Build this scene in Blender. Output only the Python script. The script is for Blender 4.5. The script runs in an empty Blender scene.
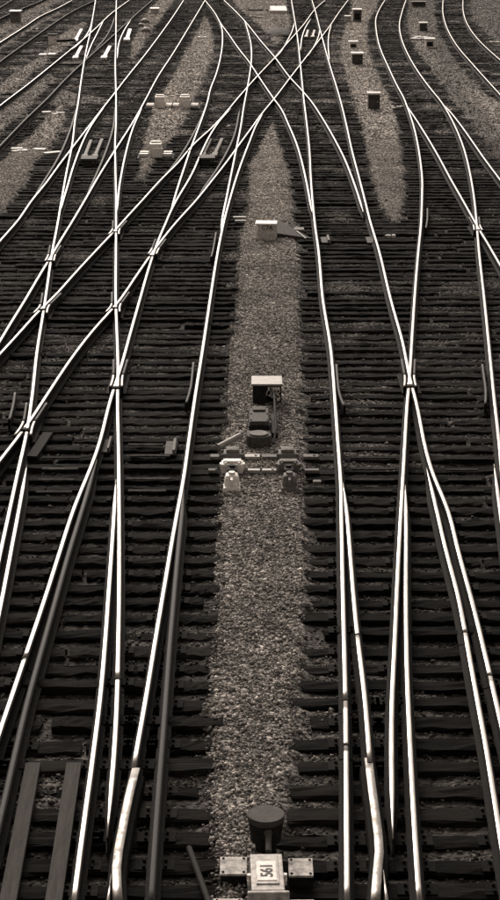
import bpy, bmesh, math, random
import numpy as np
from mathutils import Vector, Matrix
R = math.radians
rng = random.Random(7); npr = np.random.default_rng(11)
scn = bpy.context.scene
col = scn.collection

# ------------------------------------------------------------ camera, sky, sun, exposure
cam_d = bpy.data.cameras.new('camera'); cam = bpy.data.objects.new('camera', cam_d); col.objects.link(cam)
cam.location = (0, 0, 8.61)                      # on a footbridge above the yard
cam.rotation_euler = (R(90 - 17.1), 0, 0)
cam_d.sensor_fit = 'VERTICAL'; cam_d.sensor_height = 24; cam_d.lens = 24 * 1868 / 900
cam_d.clip_start = .1; cam_d.clip_end = 5000
scn.camera = cam
SUN_EL, SUN_AZ = 30, -12                         # azimuth from +Y (ahead of the camera), to the left
w = bpy.data.worlds.new('World'); scn.world = w; w.use_nodes = True
nt = w.node_tree; bg = nt.nodes['Background']
sky = nt.nodes.new('ShaderNodeTexSky'); sky.sky_type = 'NISHITA'; sky.sun_disc = False
sky.sun_elevation = R(SUN_EL); sky.sun_rotation = R(SUN_AZ); sky.dust_density = 5; sky.air_density = 1.5
bw = nt.nodes.new('ShaderNodeRGBToBW'); nt.links.new(sky.outputs[0], bw.inputs[0])
tint = nt.nodes.new('ShaderNodeMix'); tint.data_type = 'RGBA'; tint.blend_type = 'MULTIPLY'; tint.inputs[0].default_value = 1
nt.links.new(bw.outputs[0], tint.inputs[6]); tint.inputs[7].default_value = (1.0, .90, .81, 1)
nt.links.new(tint.outputs[2], bg.inputs[0]); bg.inputs[1].default_value = .13
sd = bpy.data.lights.new('sun', 'SUN'); sd.energy = 1.9; sd.angle = R(24); sd.color = (1, .90, .81)
so = bpy.data.objects.new('sun', sd); col.objects.link(so)
d = Vector((math.sin(R(SUN_AZ)) * math.cos(R(SUN_EL)), math.cos(R(SUN_AZ)) * math.cos(R(SUN_EL)), math.sin(R(SUN_EL))))
so.rotation_euler = d.to_track_quat('Z', 'Y').to_euler(); so.location = (0, 30, 40)
scn.view_settings.view_transform = 'Standard'; scn.view_settings.look = 'None'
scn.view_settings.exposure = 0.25; scn.view_settings.gamma = 1; scn.view_settings.use_curve_mapping = False
scn.render.engine = 'CYCLES'

# ------------------------------------------------------------ materials
def sep(v): return (min(v * 1.08, 1), v * .99, v * .91, 1)
def mat(name, v, rough=.7, metal=0, var=.35, scale=9, bump=.0, spec=.5, rnd=False, stretch=(1, 1, 1), v2=None, spots=0):
    m = bpy.data.materials.new(name); m.use_nodes = True; t = m.node_tree; N = t.nodes; L = t.links
    b = N['Principled BSDF']; b.inputs['Roughness'].default_value = rough; b.inputs['Metallic'].default_value = metal
    b.inputs['Specular IOR Level'].default_value = spec
    tc = N.new('ShaderNodeTexCoord'); mp = N.new('ShaderNodeMapping'); mp.inputs['Scale'].default_value = stretch
    L.new(tc.outputs['Object'], mp.inputs[0])
    n = N.new('ShaderNodeTexNoise'); n.inputs['Scale'].default_value = scale; n.inputs['Detail'].default_value = 6
    n.inputs['Roughness'].default_value = .65
    L.new(mp.outputs[0], n.inputs['Vector'])
    r = N.new('ShaderNodeValToRGB'); e = r.color_ramp.elements
    e[0].position = .32; e[1].position = .68
    e[0].color = sep(v * (1 - var)); e[1].color = sep(v2 if v2 else v * (1 + var))
    L.new(n.outputs[0], r.inputs[0]); out = r.outputs[0]
    if rnd:
        oi = N.new('ShaderNodeObjectInfo'); at = N.new('ShaderNodeAttribute'); at.attribute_name = 'rnd'
        ad = N.new('ShaderNodeMath'); ad.operation = 'ADD'; L.new(oi.outputs['Random'], ad.inputs[0]); L.new(at.outputs['Fac'], ad.inputs[1])
        fr = N.new('ShaderNodeMath'); fr.operation = 'FRACT'; L.new(ad.outputs[0], fr.inputs[0])
        pw = N.new('ShaderNodeMath'); pw.operation = 'POWER'; L.new(fr.outputs[0], pw.inputs[0]); pw.inputs[1].default_value = 3.0 if name == 'ballast_stone' else 2.0
        ml = N.new('ShaderNodeMath'); ml.operation = 'MULTIPLY_ADD'; L.new(pw.outputs[0], ml.inputs[0]); ml.inputs[1].default_value = 2.2 if name == 'ballast_stone' else 1.7; ml.inputs[2].default_value = .45
        vm = N.new('ShaderNodeVectorMath'); vm.operation = 'SCALE'; L.new(out, vm.inputs[0]); L.new(ml.outputs[0], vm.inputs['Scale']); out = vm.outputs[0]
        if name == 'ballast_stone':
            ac = N.new('ShaderNodeAttribute'); ac.attribute_name = 'clean_and_light'; v2m = N.new('ShaderNodeVectorMath'); v2m.operation = 'SCALE'
            L.new(out, v2m.inputs[0]); L.new(ac.outputs['Fac'], v2m.inputs['Scale']); out = v2m.outputs[0]
        # shift the grain from piece to piece
        cb = N.new('ShaderNodeCombineXYZ'); m3 = N.new('ShaderNodeMath'); m3.operation = 'MULTIPLY'; m3.inputs[1].default_value = 53
        L.new(fr.outputs[0], m3.inputs[0]); L.new(m3.outputs[0], cb.inputs[0]); L.new(m3.outputs[0], cb.inputs[1]); L.new(cb.outputs[0], mp.inputs['Location'])
    L.new(out, b.inputs['Base Color'])
    if spots:
        n2 = N.new('ShaderNodeTexNoise'); n2.inputs['Scale'].default_value = spots; L.new(tc.outputs['Object'], n2.inputs['Vector'])
        mr = N.new('ShaderNodeMapRange'); mr.inputs[1].default_value = .35; mr.inputs[2].default_value = .7
        mr.inputs[3].default_value = max(rough - .12, .08); mr.inputs[4].default_value = rough + .2
        L.new(n2.outputs[0], mr.inputs[0]); L.new(mr.outputs[0], b.inputs['Roughness'])
    if bump:
        bp = N.new('ShaderNodeBump'); bp.inputs['Strength'].default_value = bump; bp.inputs['Distance'].default_value = .02
        L.new(n.outputs[0], bp.inputs['Height']); L.new(bp.outputs[0], b.inputs['Normal'])
    return m
M = {}
M['polish'] = mat('polished_steel', .28, .22, 1, .4, 3, stretch=(14, .5, 1), spots=4)
M['cast'] = mat('worn_cast_steel', .15, .4, 1, .5, 6, spots=8, stretch=(3, .8, 1))
M['rust'] = mat('dark_rusty_steel', .010, .85, 0, .5, 25, bump=.3, spec=.08)
M['dulltop'] = mat('rusted_running_surface', .016, .7, .0, .4, 12, bump=.2, spec=.2)
M['wood'] = mat('creosoted_wood', .005, .9, 0, .5, 15, bump=1.0, rnd=True, stretch=(.5, 2.4, 2), v2=.014, spec=.05)
M['board'] = mat('weathered_board', .045, .85, 0, .35, 10, bump=.6, stretch=(3, .3, 1), spec=.12)
M['stone'] = mat('ballast_stone', .27, .85, 0, .3, 30, rnd=True, spec=.15)
M['white'] = mat('chipped_white_paint', .66, .55, 0, .3, 14, v2=.82, bump=.1)
M['white2'] = mat('weathered_pale_paint', .36, .6, 0, .4, 14, v2=.56, bump=.15)
M['galv'] = mat('dull_galvanised_steel', .24, .6, .1, .25, 12, bump=.1)
M['grey'] = mat('grey_brown_painted_iron', .12, .7, 0, .35, 18, bump=.25, spec=.15)
M['brown'] = mat('dirty_brown_painted_iron', .055, .75, 0, .35, 18, bump=.25, spec=.15)
M['black'] = mat('black_grease_and_iron', .015, .8, 0, .5, 20, spec=.15)
M['ink'] = mat('black_lettering', .012, .7, 0, .1, 20)
M['plate'] = mat('rolled_steel_plate', .005, .85, 0, .5, 22, spec=.05, v2=.010, bump=.3, rnd=True)

M['wornplate'] = mat('worn_sliding_plate', .014, .9, 0, .6, 9, spec=.04, v2=.05, bump=.3, rnd=True)
M['dirtywhite'] = mat('grimy_white_paint', .16, .7, 0, .5, 9, v2=.6, bump=.15)
def ground_mat():
    m = bpy.data.materials.new('ballast_ground'); m.use_nodes = True; t = m.node_tree; N = t.nodes; L = t.links
    b = N['Principled BSDF']; b.inputs['Roughness'].default_value = .9; b.inputs['Specular IOR Level'].default_value = .1
    tc = N.new('ShaderNodeTexCoord')
    at = N.new('ShaderNodeAttribute'); at.attribute_name = 'gravel'
    v = N.new('ShaderNodeTexVoronoi'); v.inputs['Scale'].default_value = 19; L.new(tc.outputs['Object'], v.inputs['Vector'])
    sx = N.new('ShaderNodeSeparateColor'); L.new(v.outputs['Color'], sx.inputs[0])
    r1 = N.new('ShaderNodeValToRGB'); e = r1.color_ramp.elements
    e[0].position = 0; e[0].color = sep(.05); e[1].position = 1; e[1].color = sep(.5)
    q = r1.color_ramp.elements.new(.6); q.color = sep(.21)
    L.new(sx.outputs[0], r1.inputs[0])
    big = N.new('ShaderNodeTexNoise'); big.inputs['Scale'].default_value = 1.3; big.inputs['Detail'].default_value = 8; big.inputs['Roughness'].default_value = .7
    L.new(tc.outputs['Object'], big.inputs['Vector'])
    mb = N.new('ShaderNodeMapRange'); mb.inputs[1].default_value = .3; mb.inputs[2].default_value = .7; mb.inputs[3].default_value = .55; mb.inputs[4].default_value = 1.45
    L.new(big.outputs[0], mb.inputs[0])
    vm = N.new('ShaderNodeVectorMath'); vm.operation = 'SCALE'; L.new(r1.outputs[0], vm.inputs[0])
    ac = N.new('ShaderNodeAttribute'); ac.attribute_name = 'clean_and_light'; mc = N.new('ShaderNodeMath'); mc.operation = 'MULTIPLY'  # painted brightening of the far gravel
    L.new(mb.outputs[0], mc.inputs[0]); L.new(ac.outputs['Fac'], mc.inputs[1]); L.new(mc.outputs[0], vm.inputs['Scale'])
    r2 = N.new('ShaderNodeValToRGB'); e = r2.color_ramp.elements
    e[0].position = .2; e[0].color = sep(.007); e[1].position = 1; e[1].color = sep(.06)
    L.new(sx.outputs[1], r2.inputs[0])
    mx = N.new('ShaderNodeMix'); mx.data_type = 'RGBA'; L.new(at.outputs['Fac'], mx.inputs[0]); L.new(r2.outputs[0], mx.inputs[6]); L.new(vm.outputs[0], mx.inputs[7])
    L.new(mx.outputs[2], b.inputs['Base Color'])
    bp = N.new('ShaderNodeBump'); bp.inputs['Strength'].default_value = .9; bp.inputs['Distance'].default_value = .03
    L.new(v.outputs['Distance'], bp.inputs['Height']); bp.invert = True; L.new(bp.outputs[0], b.inputs['Normal'])
    return m
M['ground'] = ground_mat()

# ------------------------------------------------------------ helpers
def tag(o, label=None, cat=None, group=None, kind=None):
    if label: o['label'] = label
    if cat: o['category'] = cat
    if group: o['group'] = group
    if kind: o['kind'] = kind
    return o
def empty(name, loc, rz=0, label=None, cat=None, group=None):
    o = bpy.data.objects.new(name, None); col.objects.link(o); o.location = loc; o.rotation_euler = (0, 0, rz)
    o.empty_display_size = .1
    return tag(o, label, cat, group)
class MB:
    def __init__(s): s.bm = bmesh.new()
    def box(s, x, y, z, sx, sy, sz, bev=.008, taper=(1, 1), rot=None, mi=0, shear=0):
        """box centred at x,y with base at z"""
        g = bmesh.new(); bmesh.ops.create_cube(g, size=1)
        for v in g.verts:
            t = v.co.z + .5
            v.co.x *= sx * (1 + (taper[0] - 1) * t); v.co.y *= sy * (1 + (taper[1] - 1) * t); v.co.y += shear * t
            v.co.z = t * sz
        if bev: bmesh.ops.bevel(g, geom=g.edges[:], offset=bev, segments=2, affect='EDGES', profile=.6)
        return s._merge(g, Vector((x, y, z)), rot, mi)
    def _merge(s, g, loc, rot, mi):
        Mx = Matrix.Translation(loc) @ (rot.to_matrix().to_4x4() if rot else Matrix.Identity(4))
        g.transform(Mx)
        for f in g.faces: f.material_index = mi
        me = bpy.data.meshes.new('tmp'); g.to_mesh(me); g.free(); s.bm.from_mesh(me); bpy.data.meshes.remove(me); return s
    def cyl(s, x, y, z, r, h, r2=None, seg=24, bev=.0, rot=None, mi=0):
        g = bmesh.new(); bmesh.ops.create_cone(g, cap_ends=True, segments=seg, radius1=r, radius2=r if r2 is None else r2, depth=h)
        for v in g.verts: v.co.z += h / 2
        if bev: bmesh.ops.bevel(g, geom=[e for e in g.edges if len(e.link_faces) == 2 and abs(e.verts[0].co.z - e.verts[1].co.z) < 1e-5], offset=bev, segments=2, affect='EDGES')
        return s._merge(g, Vector((x, y, z)), rot, mi)
    def rod(s, a, b, r, seg=10, mi=0):
        a = Vector(a); b = Vector(b); q = (b - a).to_track_quat('Z', 'Y')
        g = bmesh.new(); bmesh.ops.create_cone(g, cap_ends=True, segments=seg, radius1=r, radius2=r, depth=(b - a).length)
        for v in g.verts: v.co.z += (b - a).length / 2
        return s._merge(g, a, q.to_euler(), mi)
    def tube(s, pts, r, seg=8):
        for a, b in zip(pts[:-1], pts[1:]): s.rod(a, b, r, seg)
        return s
    def ball(s, x, y, z, r, sc=(1, 1, 1), sub=2, jit=0):
        g = bmesh.new(); bmesh.ops.create_icosphere(g, subdivisions=sub, radius=r)
        for v in g.verts:
            k = 1 + rng.uniform(-jit, jit); v.co = Vector((v.co.x * sc[0] * k, v.co.y * sc[1] * k, v.co.z * sc[2] * k))
        return s._merge(g, Vector((x, y, z)), None, 0)
    def build(s, name, m, parent=None, smooth=False, **kw):
        me = bpy.data.meshes.new(name); s.bm.to_mesh(me); s.bm.free()
        for k in (m if isinstance(m, list) else [m]): me.materials.append(M[k])
        if smooth:
            me.polygons.foreach_set('use_smooth', [True] * len(me.polygons))
            try: me.set_sharp_from_angle(angle=R(40))
            except Exception: pass
        o = bpy.data.objects.new(name, me); col.objects.link(o)
        if parent: o.parent = parent
        return tag(o, **kw) if kw else o
def copy_tree(o, parent=None):
    c = o.copy(); col.objects.link(c)
    if parent: c.parent = parent
    for ch in [k for k in col.objects if k.parent == o]: copy_tree(ch, c)
    return c
def raw_mesh(name, verts, faces, mats, parent=None, midx=None, smooth=None):
    me = bpy.data.meshes.new(name); me.from_pydata(verts, [], faces)
    for k in mats: me.materials.append(M[k])
    if midx: me.polygons.foreach_set('material_index', midx)
    if smooth: me.polygons.foreach_set('use_smooth', smooth)
    me.update(); o = bpy.data.objects.new(name, me); col.objects.link(o)
    if parent: o.parent = parent
    return o
def np_mesh(name, V, Fq, mname, attr=None):
    """V (n,3), Fq (m,k) all faces with k corners"""
    me = bpy.data.meshes.new(name); n, m, k = len(V), len(Fq), Fq.shape[1]
    me.vertices.add(n); me.vertices.foreach_set('co', V.astype(np.float32).ravel())
    me.loops.add(m * k); me.loops.foreach_set('vertex_index', Fq.astype(np.int32).ravel())
    me.polygons.add(m); me.polygons.foreach_set('loop_start', np.arange(0, m * k, k, dtype=np.int32))
    try: me.polygons.foreach_set('loop_total', np.full(m, k, np.int32))
    except Exception: pass
    if attr:
        a = me.attributes.new(attr[0], 'FLOAT', 'POINT'); a.data.foreach_set('value', attr[1].astype(np.float32))
    me.materials.append(M[mname]); me.update(calc_edges=True); me.validate()
    o = bpy.data.objects.new(name, me); col.objects.link(o); return o

# ------------------------------------------------------------ ground: one sheet, with light ballast between the tracks
GRAVEL = [
(1.0, [(0.84, 68.724), (0.401, 62.637), (0.031, 58.129), (0.0, 51.577), (-0.175, 46.3), (-0.255, 38.808), (-0.342, 34.441), (-0.343, 30.907), (-0.383, 28.53), (-0.404, 25.535), (-0.387, 23.446), (-0.385, 21.646), (-0.395, 20.078), (-0.404, 18.7), (-0.391, 17.48), (-0.39, 16.391), (-0.34, 15.793), (-0.256, 15.231), (-0.306, 14.45), (0.306, 14.45), (0.165, 15.231), (0.326, 16.087), (0.388, 16.812), (0.443, 17.48), (0.535, 18.7), (0.605, 20.078), (0.671, 21.646), (0.708, 23.446), (0.779, 25.535), (0.846, 27.987), (0.893, 30.907), (0.968, 34.441), (1.039, 38.808), (1.161, 45.629), (1.148, 50.755), (1.162, 57.098), (1.017, 61.448)]),
(1.0, [(-2.882, 122.505), (-2.97, 113.429), (-3.135, 102.982), (-3.304, 93.73), (-3.422, 84.219), (-3.568, 77.496), (-3.739, 72.695), (-3.644, 67.866), (-3.534, 63.125), (-3.449, 59.197), (-3.312, 55.137), (-3.185, 55.519), (-3.079, 58.129), (-2.839, 62.637), (-2.562, 65.943), (-2.386, 70.201), (-2.306, 76.417), (-2.055, 84.65), (-1.902, 92.686), (-1.938, 101.114), (-2.213, 111.177)]),
(1.0, [(-7.406, 74.342), (-7.561, 70.503), (-7.522, 65.413), (-7.721, 62.396), (-7.712, 59.634), (-7.895, 56.695), (-7.608, 52.425), (-7.161, 49.183), (-6.689, 49.644), (-6.603, 51.577), (-6.651, 55.906), (-6.772, 59.197), (-6.634, 61.216), (-6.671, 63.87), (-6.866, 68.724), (-7.14, 72.374)]),
(0.75, [(-10.318, 117.386), (-10.653, 106.926), (-10.429, 95.339), (-10.643, 87.789), (-10.801, 80.134), (-10.27, 76.063), (-10.001, 80.526), (-9.949, 87.789), (-9.853, 92.686), (-9.696, 98.144), (-9.591, 107.613), (-10.072, 117.386)]),
(0.55, [(-9.486, 87.789), (-9.651, 79.363), (-9.706, 71.74), (-8.846, 65.151), (-8.723, 69.9), (-8.698, 76.417), (-8.667, 84.219)]),
(0.55, [(-12.523, 126.168), (-12.813, 111.177), (-13.002, 97.003), (-13.782, 102.982), (-13.819, 117.386), (-13.58, 130.052)]),
(0.7, [(-14.579, 136.338), (-14.83, 126.168), (-14.851, 111.177), (-14.121, 105.579), (-13.936, 115.771), (-13.729, 138.567), (-13.747, 150.882), (-14.67, 148.25)]),
(0.4, [(-5.413, 75.713), (-7.973, 79.363), (-7.913, 74.68), (-7.24, 73.019), (-6.529, 74.68)]),
(0.95, [(-6.398, 144.467), (-6.689, 128.081), (-6.49, 112.668), (-6.302, 101.729), (-5.805, 92.686), (-5.739, 99.311), (-5.75, 109.724), (-5.611, 123.401), (-5.42, 144.467)]),
(1.0, [(7.875, 148.25), (6.823, 128.081), (5.533, 111.177), (4.831, 101.114), (4.488, 93.73), (4.397, 86.869), (4.278, 80.134), (4.118, 74.007), (4.029, 67.029), (3.875, 60.985), (3.661, 55.519), (3.607, 51.577), (3.649, 49.03), (3.761, 47.7), (4.005, 49.183), (4.327, 51.913), (4.708, 57.098), (5.011, 62.637), (5.368, 68.724), (5.618, 74.68), (5.676, 80.134), (5.758, 85.968), (6.016, 95.339), (6.479, 105.579), (7.247, 117.386), (8.823, 133.122), (10.037, 148.25)]),
(0.9, [(-1.656, 144.467), (-0.461, 126.168), (0.369, 117.386), (1.028, 109.011), (1.327, 101.114), (1.894, 106.249), (2.451, 114.199), (2.505, 126.168), (2.559, 144.467)]),
(0.33, [(12.508, 148.25), (10.126, 123.401), (9.085, 109.724), (8.561, 98.144), (8.416, 88.728), (8.295, 80.92), (8.183, 75.366), (8.022, 67.029), (7.911, 59.197), (7.729, 53.3), (8.302, 53.3), (9.87, 63.87), (9.848, 74.342), (9.742, 80.134), (9.81, 87.789), (10.198, 97.003), (10.949, 111.177), (12.128, 126.168), (14.361, 148.25)]),
(0.85, [(8.731, 78.606), (8.864, 74.342), (8.843, 66.482), (8.86, 59.197), (9.904, 66.482), (9.935, 75.021), (9.562, 78.606), (9.322, 80.92)]),
(0.7, [(10.039, 120.751), (9.027, 106.926), (8.668, 97.003), (8.603, 88.728), (8.976, 89.686), (9.182, 99.311), (10.031, 112.668), (10.835, 123.401)]),
(0.2, [(16.986, 148.25), (14.5, 126.168), (13.512, 111.177), (13.257, 97.003), (13.008, 79.363), (18.048, 92.686), (23.935, 148.25)])]     # (how much clean pale gravel, outline in metres)
def inside(px, py, poly):
    r = np.zeros(px.shape, bool); n = len(poly)
    for i in range(n):
        x1, y1 = poly[i]; x2, y2 = poly[(i + 1) % n]
        if y1 == y2: continue
        c = (y1 > py) != (y2 > py)
        r ^= c & (px < (x2 - x1) * (py - y1) / (y2 - y1) + x1)
    return r
xs = np.concatenate([[-900, -300, -120, -60, -36], np.arange(-26, -12, .16), np.arange(-12, 12, .07), np.arange(12, 26.01, .16), [36, 60, 120, 300, 900]])
ys = [-200, -40, 0, 8]; yy = 12.0
while yy < 190:
    ys.append(yy); yy += .07 if yy < 40 else (.1 if yy < 80 else .22)
ys = np.array(ys + [210, 240, 300, 420, 700, 1200, 2500]); nx, ny = len(xs), len(ys)
GX, GY = np.meshgrid(xs, ys)
mask = np.full(GX.shape, .0)
def wob(X, Y, f, ph): return np.sin(X * f * 1.3 + ph + 1.7 * np.sin(Y * f * .9 + ph)) * np.cos(Y * f + 2.1 * np.sin(X * f * .7 - ph))
jx = .06 * wob(GX, GY, 6, 1) + .05 * wob(GX, GY, 14, 4)
for v, poly in GRAVEL:
    ins = inside(GX + jx, GY + jx, poly); mask[ins] = np.maximum(mask[ins], v)
mask[GY > 148] = .2; mask[(np.abs(GX) > 24)] = .35
for _ in range(1):
    mm = mask.copy()
    mm[1:-1, 1:-1] = (mask[1:-1, 1:-1] * 2 + mask[:-2, 1:-1] + mask[2:, 1:-1] + mask[1:-1, :-2] + mask[1:-1, 2:]) / 6
    mask = mm
patch = .5 + .5 * wob(GX, GY, .9, 2.2)
wide = mask.copy()
for _ in range(26):
    mm = wide.copy(); mm[1:-1, 1:-1] = (wide[:-2, 1:-1] + wide[2:, 1:-1] + wide[1:-1, :-2] * 2 + wide[1:-1, 2:] * 2) / 6; wide = mm
far_ = np.clip((GY - 60) / 25, 0, 1)
def patches(X, Y): return np.clip(wob(X, Y, .75, 5) + .6 * wob(X, Y * .6, 2.3, 1) - .15, 0, 1)
# how much stone fills the gaps between the ties
crib = np.clip(.30 * np.clip((GY - 26) / 4, 0, 1) * (.6 + .4 * wob(GX, GY, 1.1, 7)) + .4 * patches(GX, GY) * (1 - .8 * ((GY > 20.8) & (GY < 27))) + .05 + wide * (.26 - .2 * np.clip((GY - 28) / 8, 0, 1)), 0, .8)
mask2 = np.where(mask > .25, mask * (.86 + .2 * wob(GX, GY, 1.7, 3)), np.maximum(crib * .62 + .0 * far_, mask)); mask2 = np.clip(mask2, 0, 1)
Z = -.08 + .08 * np.clip(mask * 1.5, 0, 1) + .075 * crib * (mask < .5) + .02 * far_ * (mask < .5) + .012 * wob(GX, GY, 5, 0) * mask + npr.normal(0, .006, GX.shape)
Z = np.minimum(Z, .012)
Z[(GY > 150) | (GY < 10) | (np.abs(GX) > 26)] = -.06
V = np.stack([GX.ravel(), GY.ravel(), Z.ravel()], 1)
ii = (np.arange(ny - 1)[:, None] * nx + np.arange(nx - 1)[None]).ravel()
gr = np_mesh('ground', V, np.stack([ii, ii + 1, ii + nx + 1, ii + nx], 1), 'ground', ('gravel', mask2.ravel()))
tag(gr, kind='structure')
def far_light_at(y): return 1 + .6 * np.clip((y - 40) / 30, 0, 1)          # light on the far gravel put into its colour, paler with distance
ga = gr.data.attributes.new('clean_and_light', 'FLOAT', 'POINT'); ga.data.foreach_set('value', far_light_at(GY).ravel().astype(np.float32))
def mask_at(x, y):
    i = np.clip(np.searchsorted(xs, x), 0, nx - 1); j = np.clip(np.searchsorted(ys, y), 0, ny - 1); return mask[j, i], Z[j, i], crib[j, i]

# ------------------------------------------------------------ loose ballast stones
def stones(name, n, x0, x1, y0, y1, base, r0, r1, label, dn=1):
    x = npr.uniform(x0, x1, n); y = npr.uniform(y0, y1, n); mk, z, cr = mask_at(x, y)
    keep = (npr.random(n) < np.maximum(np.clip(mk, 0, 1), cr * .8) + base) & (np.abs(x) < y * .15 + 1.2)
    x, y, z, mk, cr = x[keep], y[keep], z[keep], mk[keep], cr[keep]; n = len(x)
    o6 = np.array([[1, 0, 0], [-1, 0, 0], [0, 1, 0], [0, -1, 0], [0, 0, 1], [0, 0, -1]], float)
    f8 = np.array([[0, 2, 4], [2, 1, 4], [1, 3, 4], [3, 0, 4], [2, 0, 5], [1, 2, 5], [3, 1, 5], [0, 3, 5]])
    r = npr.uniform(r0, r1, n) * (1 + .7 * (npr.random(n) > .93))
    Q = npr.normal(size=(n, 4)); Q /= np.linalg.norm(Q, axis=1)[:, None]; a, b, c, d_ = Q.T
    Rm = np.stack([1 - 2 * (c * c + d_ * d_), 2 * (b * c - d_ * a), 2 * (b * d_ + c * a), 2 * (b * c + d_ * a), 1 - 2 * (b * b + d_ * d_), 2 * (c * d_ - b * a),
                   2 * (b * d_ - c * a), 2 * (c * d_ + b * a), 1 - 2 * (b * b + c * c)], 1).reshape(n, 3, 3)
    P_ = o6[None] * npr.uniform(.65, 1.25, (n, 6, 1)) + npr.normal(0, .15, (n, 6, 3))
    P_ = np.einsum('nij,nkj->nki', Rm, P_) * r[:, None, None]
    P_[:, :, 2] *= .75
    P_ += np.stack([x, y, z + r * .25], 1)[:, None]
    Fq = (f8[None] + (np.arange(n) * 6)[:, None, None]).reshape(-1, 3)
    rr = np.repeat(npr.random(n), 6)
    o = np_mesh(name, P_.reshape(-1, 3), Fq, 'stone', ('rnd', rr))
    ca = o.data.attributes.new('clean_and_light', 'FLOAT', 'POINT'); ca.data.foreach_set('value', np.repeat(np.clip(np.maximum(.10 + 1.0 * mk, .10 + .8 * cr), 0, 1) * (.93 + .22 * wob(x, y, 1.1, 9)) * far_light_at(y), 6).astype(np.float32))  # dirt between the ties, times the far brightness painted into the stone colour
    return tag(o, label, 'gravel', kind='stuff')
stones('ballast_stones', 1500000, -9.5, 9.5, 13.4, 64, .03, .010, .023, 'loose pale crushed stone ballast lying in the strips between the tracks')

stones('distant_ballast_stones', 420000, -22, 22, 62, 150, .02, .025, .045, 'pale crushed stone ballast in the far strips near the top of the photo', 2)
# ------------------------------------------------------------ ties
WHITE = None
def row_spans(y):
    X = y * .15 + 2.6; spans = [(-X, X, 0, 0)]
    for v, poly in GRAVEL:
        if v == .4: continue
        c = []
        for i in range(len(poly)):
            (xa, ya), (xb, yb) = poly[i], poly[(i + 1) % len(poly)]
            if (ya > y) != (yb > y): c.append(xa + (xb - xa) * (y - ya) / (yb - ya))
        c.sort()
        for a, b in zip(c[::2], c[1::2]):
            ns = []
            for (p, q, e0, e1) in spans:
                if b <= p or a >= q: ns.append((p, q, e0, e1)); continue
                if a > p: ns.append((p, a, e0, 1))
                if b < q: ns.append((b, q, 1, e1))
            spans = ns
    return spans
ties = []          # (xc, y, length, rotation, width, dz, height)
y = 12.7; 
while y < 142:
    for (p, q, e0, e1) in row_spans(y):
        if e0: p += rng.choice((0, 0, .14, -.10, -.16)) + rng.gauss(0, .07) - .03
        if e1: q += rng.choice((0, 0, -.14, .10, .16)) + rng.gauss(0, .07) + .03
        L = q - p
        if L < .5: continue
        cuts = [p]
        while q - cuts[-1] > 5.0: cuts.append(cuts[-1] + rng.uniform(2.5, 4.4))
        if q - cuts[-1] < .6 and len(cuts) > 1: cuts.pop()
        cuts.append(q)
        for a, b in zip(cuts[:-1], cuts[1:]):
            ties.append(((a + b) / 2, y + rng.gauss(0, .022), b - a - rng.uniform(.02, .12), rng.gauss(0, .004), rng.uniform(.24, .30), rng.gauss(-.010, .014), .17))
    y += .5 * rng.uniform(.94, 1.06)
def tie_mesh(k):
    """a unit-length sawn timber with worn, split edges"""
    r = random.Random(k); bm = bmesh.new(); nseg = 22; prof = [(-.5, -.17), (-.5, -.02), (-.42, 0), (-.15, .0), (.12, -.003), (.42, -.001), (.5, -.018), (.5, -.17)]
    rings = []
    for i in range(nseg + 1):
        x = i / nseg - .5; ring = []
        for (a, b) in prof:
            jy = r.gauss(0, .035) if b > -.1 else 0; jz = r.gauss(0, .007) - (.012 * r.random() if abs(a) > .4 else 0) if b > -.1 else 0
            ex = r.gauss(0, .004) if i in (0, nseg) else 0
            ring.append(bm.verts.new((x + ex, (a + jy), b + jz)))
        rings.append(ring)
    for a, b in zip(rings[:-1], rings[1:]):
        for j in range(len(prof) - 1): bm.faces.new((a[j], a[j + 1], b[j + 1], b[j]))
    bm.faces.new(rings[0][::-1]); bm.faces.new(rings[-1]); bmesh.ops.recalc_face_normals(bm, faces=bm.faces[:])
    me = bpy.data.meshes.new('railway_tie'); bm.to_mesh(me); bm.free(); me.materials.append(M['wood']); return me
tms = [tie_mesh(k) for k in range(7)]
ties.sort(key=lambda t: t[1]); vis = [t for t in ties if abs(t[0]) - t[2] / 2 < t[1] * .136 + .3 and t[1] > 13.9]
near = vis[:300]; far = vis[300:]; 
def zone(y, left):
    if y < 16.2: return 'level with the numbered machine'
    if y < 18.2: return 'beside the far end of the castings'
    if y < 22: return 'well beyond the bent castings'
    if y < 26: return 'just nearer than the two stands'
    if y < 29.3: return 'level with the two stands'
    if y < 33: return 'level with the open cabinet'
    return 'farther than the open cabinet'
for t in near:
    o = bpy.data.objects.new('railway_tie', rng.choice(tms)); col.objects.link(o)
    o.location = (t[0], t[1], t[5]); o.rotation_euler = (rng.gauss(0, .012), rng.gauss(0, .002), t[3]); o.scale = (t[2], t[4], 1)
    left = t[0] < 0
    tag(o, 'dark wooden tie ' + ('left' if left else 'right') + ' of the central gravel strip, ' + zone(t[1], left), 'railway tie',
        'ties on the ' + ('left' if left else 'right') + ' of the central gravel strip')
vv, ff, ra = [], [], []; nv = 0
tv = [np.array([v.co[:] for v in m.vertices]) for m in tms]; tf = [[tuple(p.vertices) for p in m.polygons] for m in tms]
for t in far:
    k = rng.randrange(7); a = tv[k] * np.array([t[2], t[4], 1]); c, s = math.cos(t[3]), math.sin(t[3])
    a = np.stack([a[:, 0] * c - a[:, 1] * s + t[0], a[:, 0] * s + a[:, 1] * c + t[1], a[:, 2] + t[5]], 1)
    vv.append(a); ff += [tuple(i + nv for i in f) for f in tf[k]]; ra.append(np.full(len(a), rng.random())); nv += len(a)
vv = np.concatenate(vv); ra = np.concatenate(ra)
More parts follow.
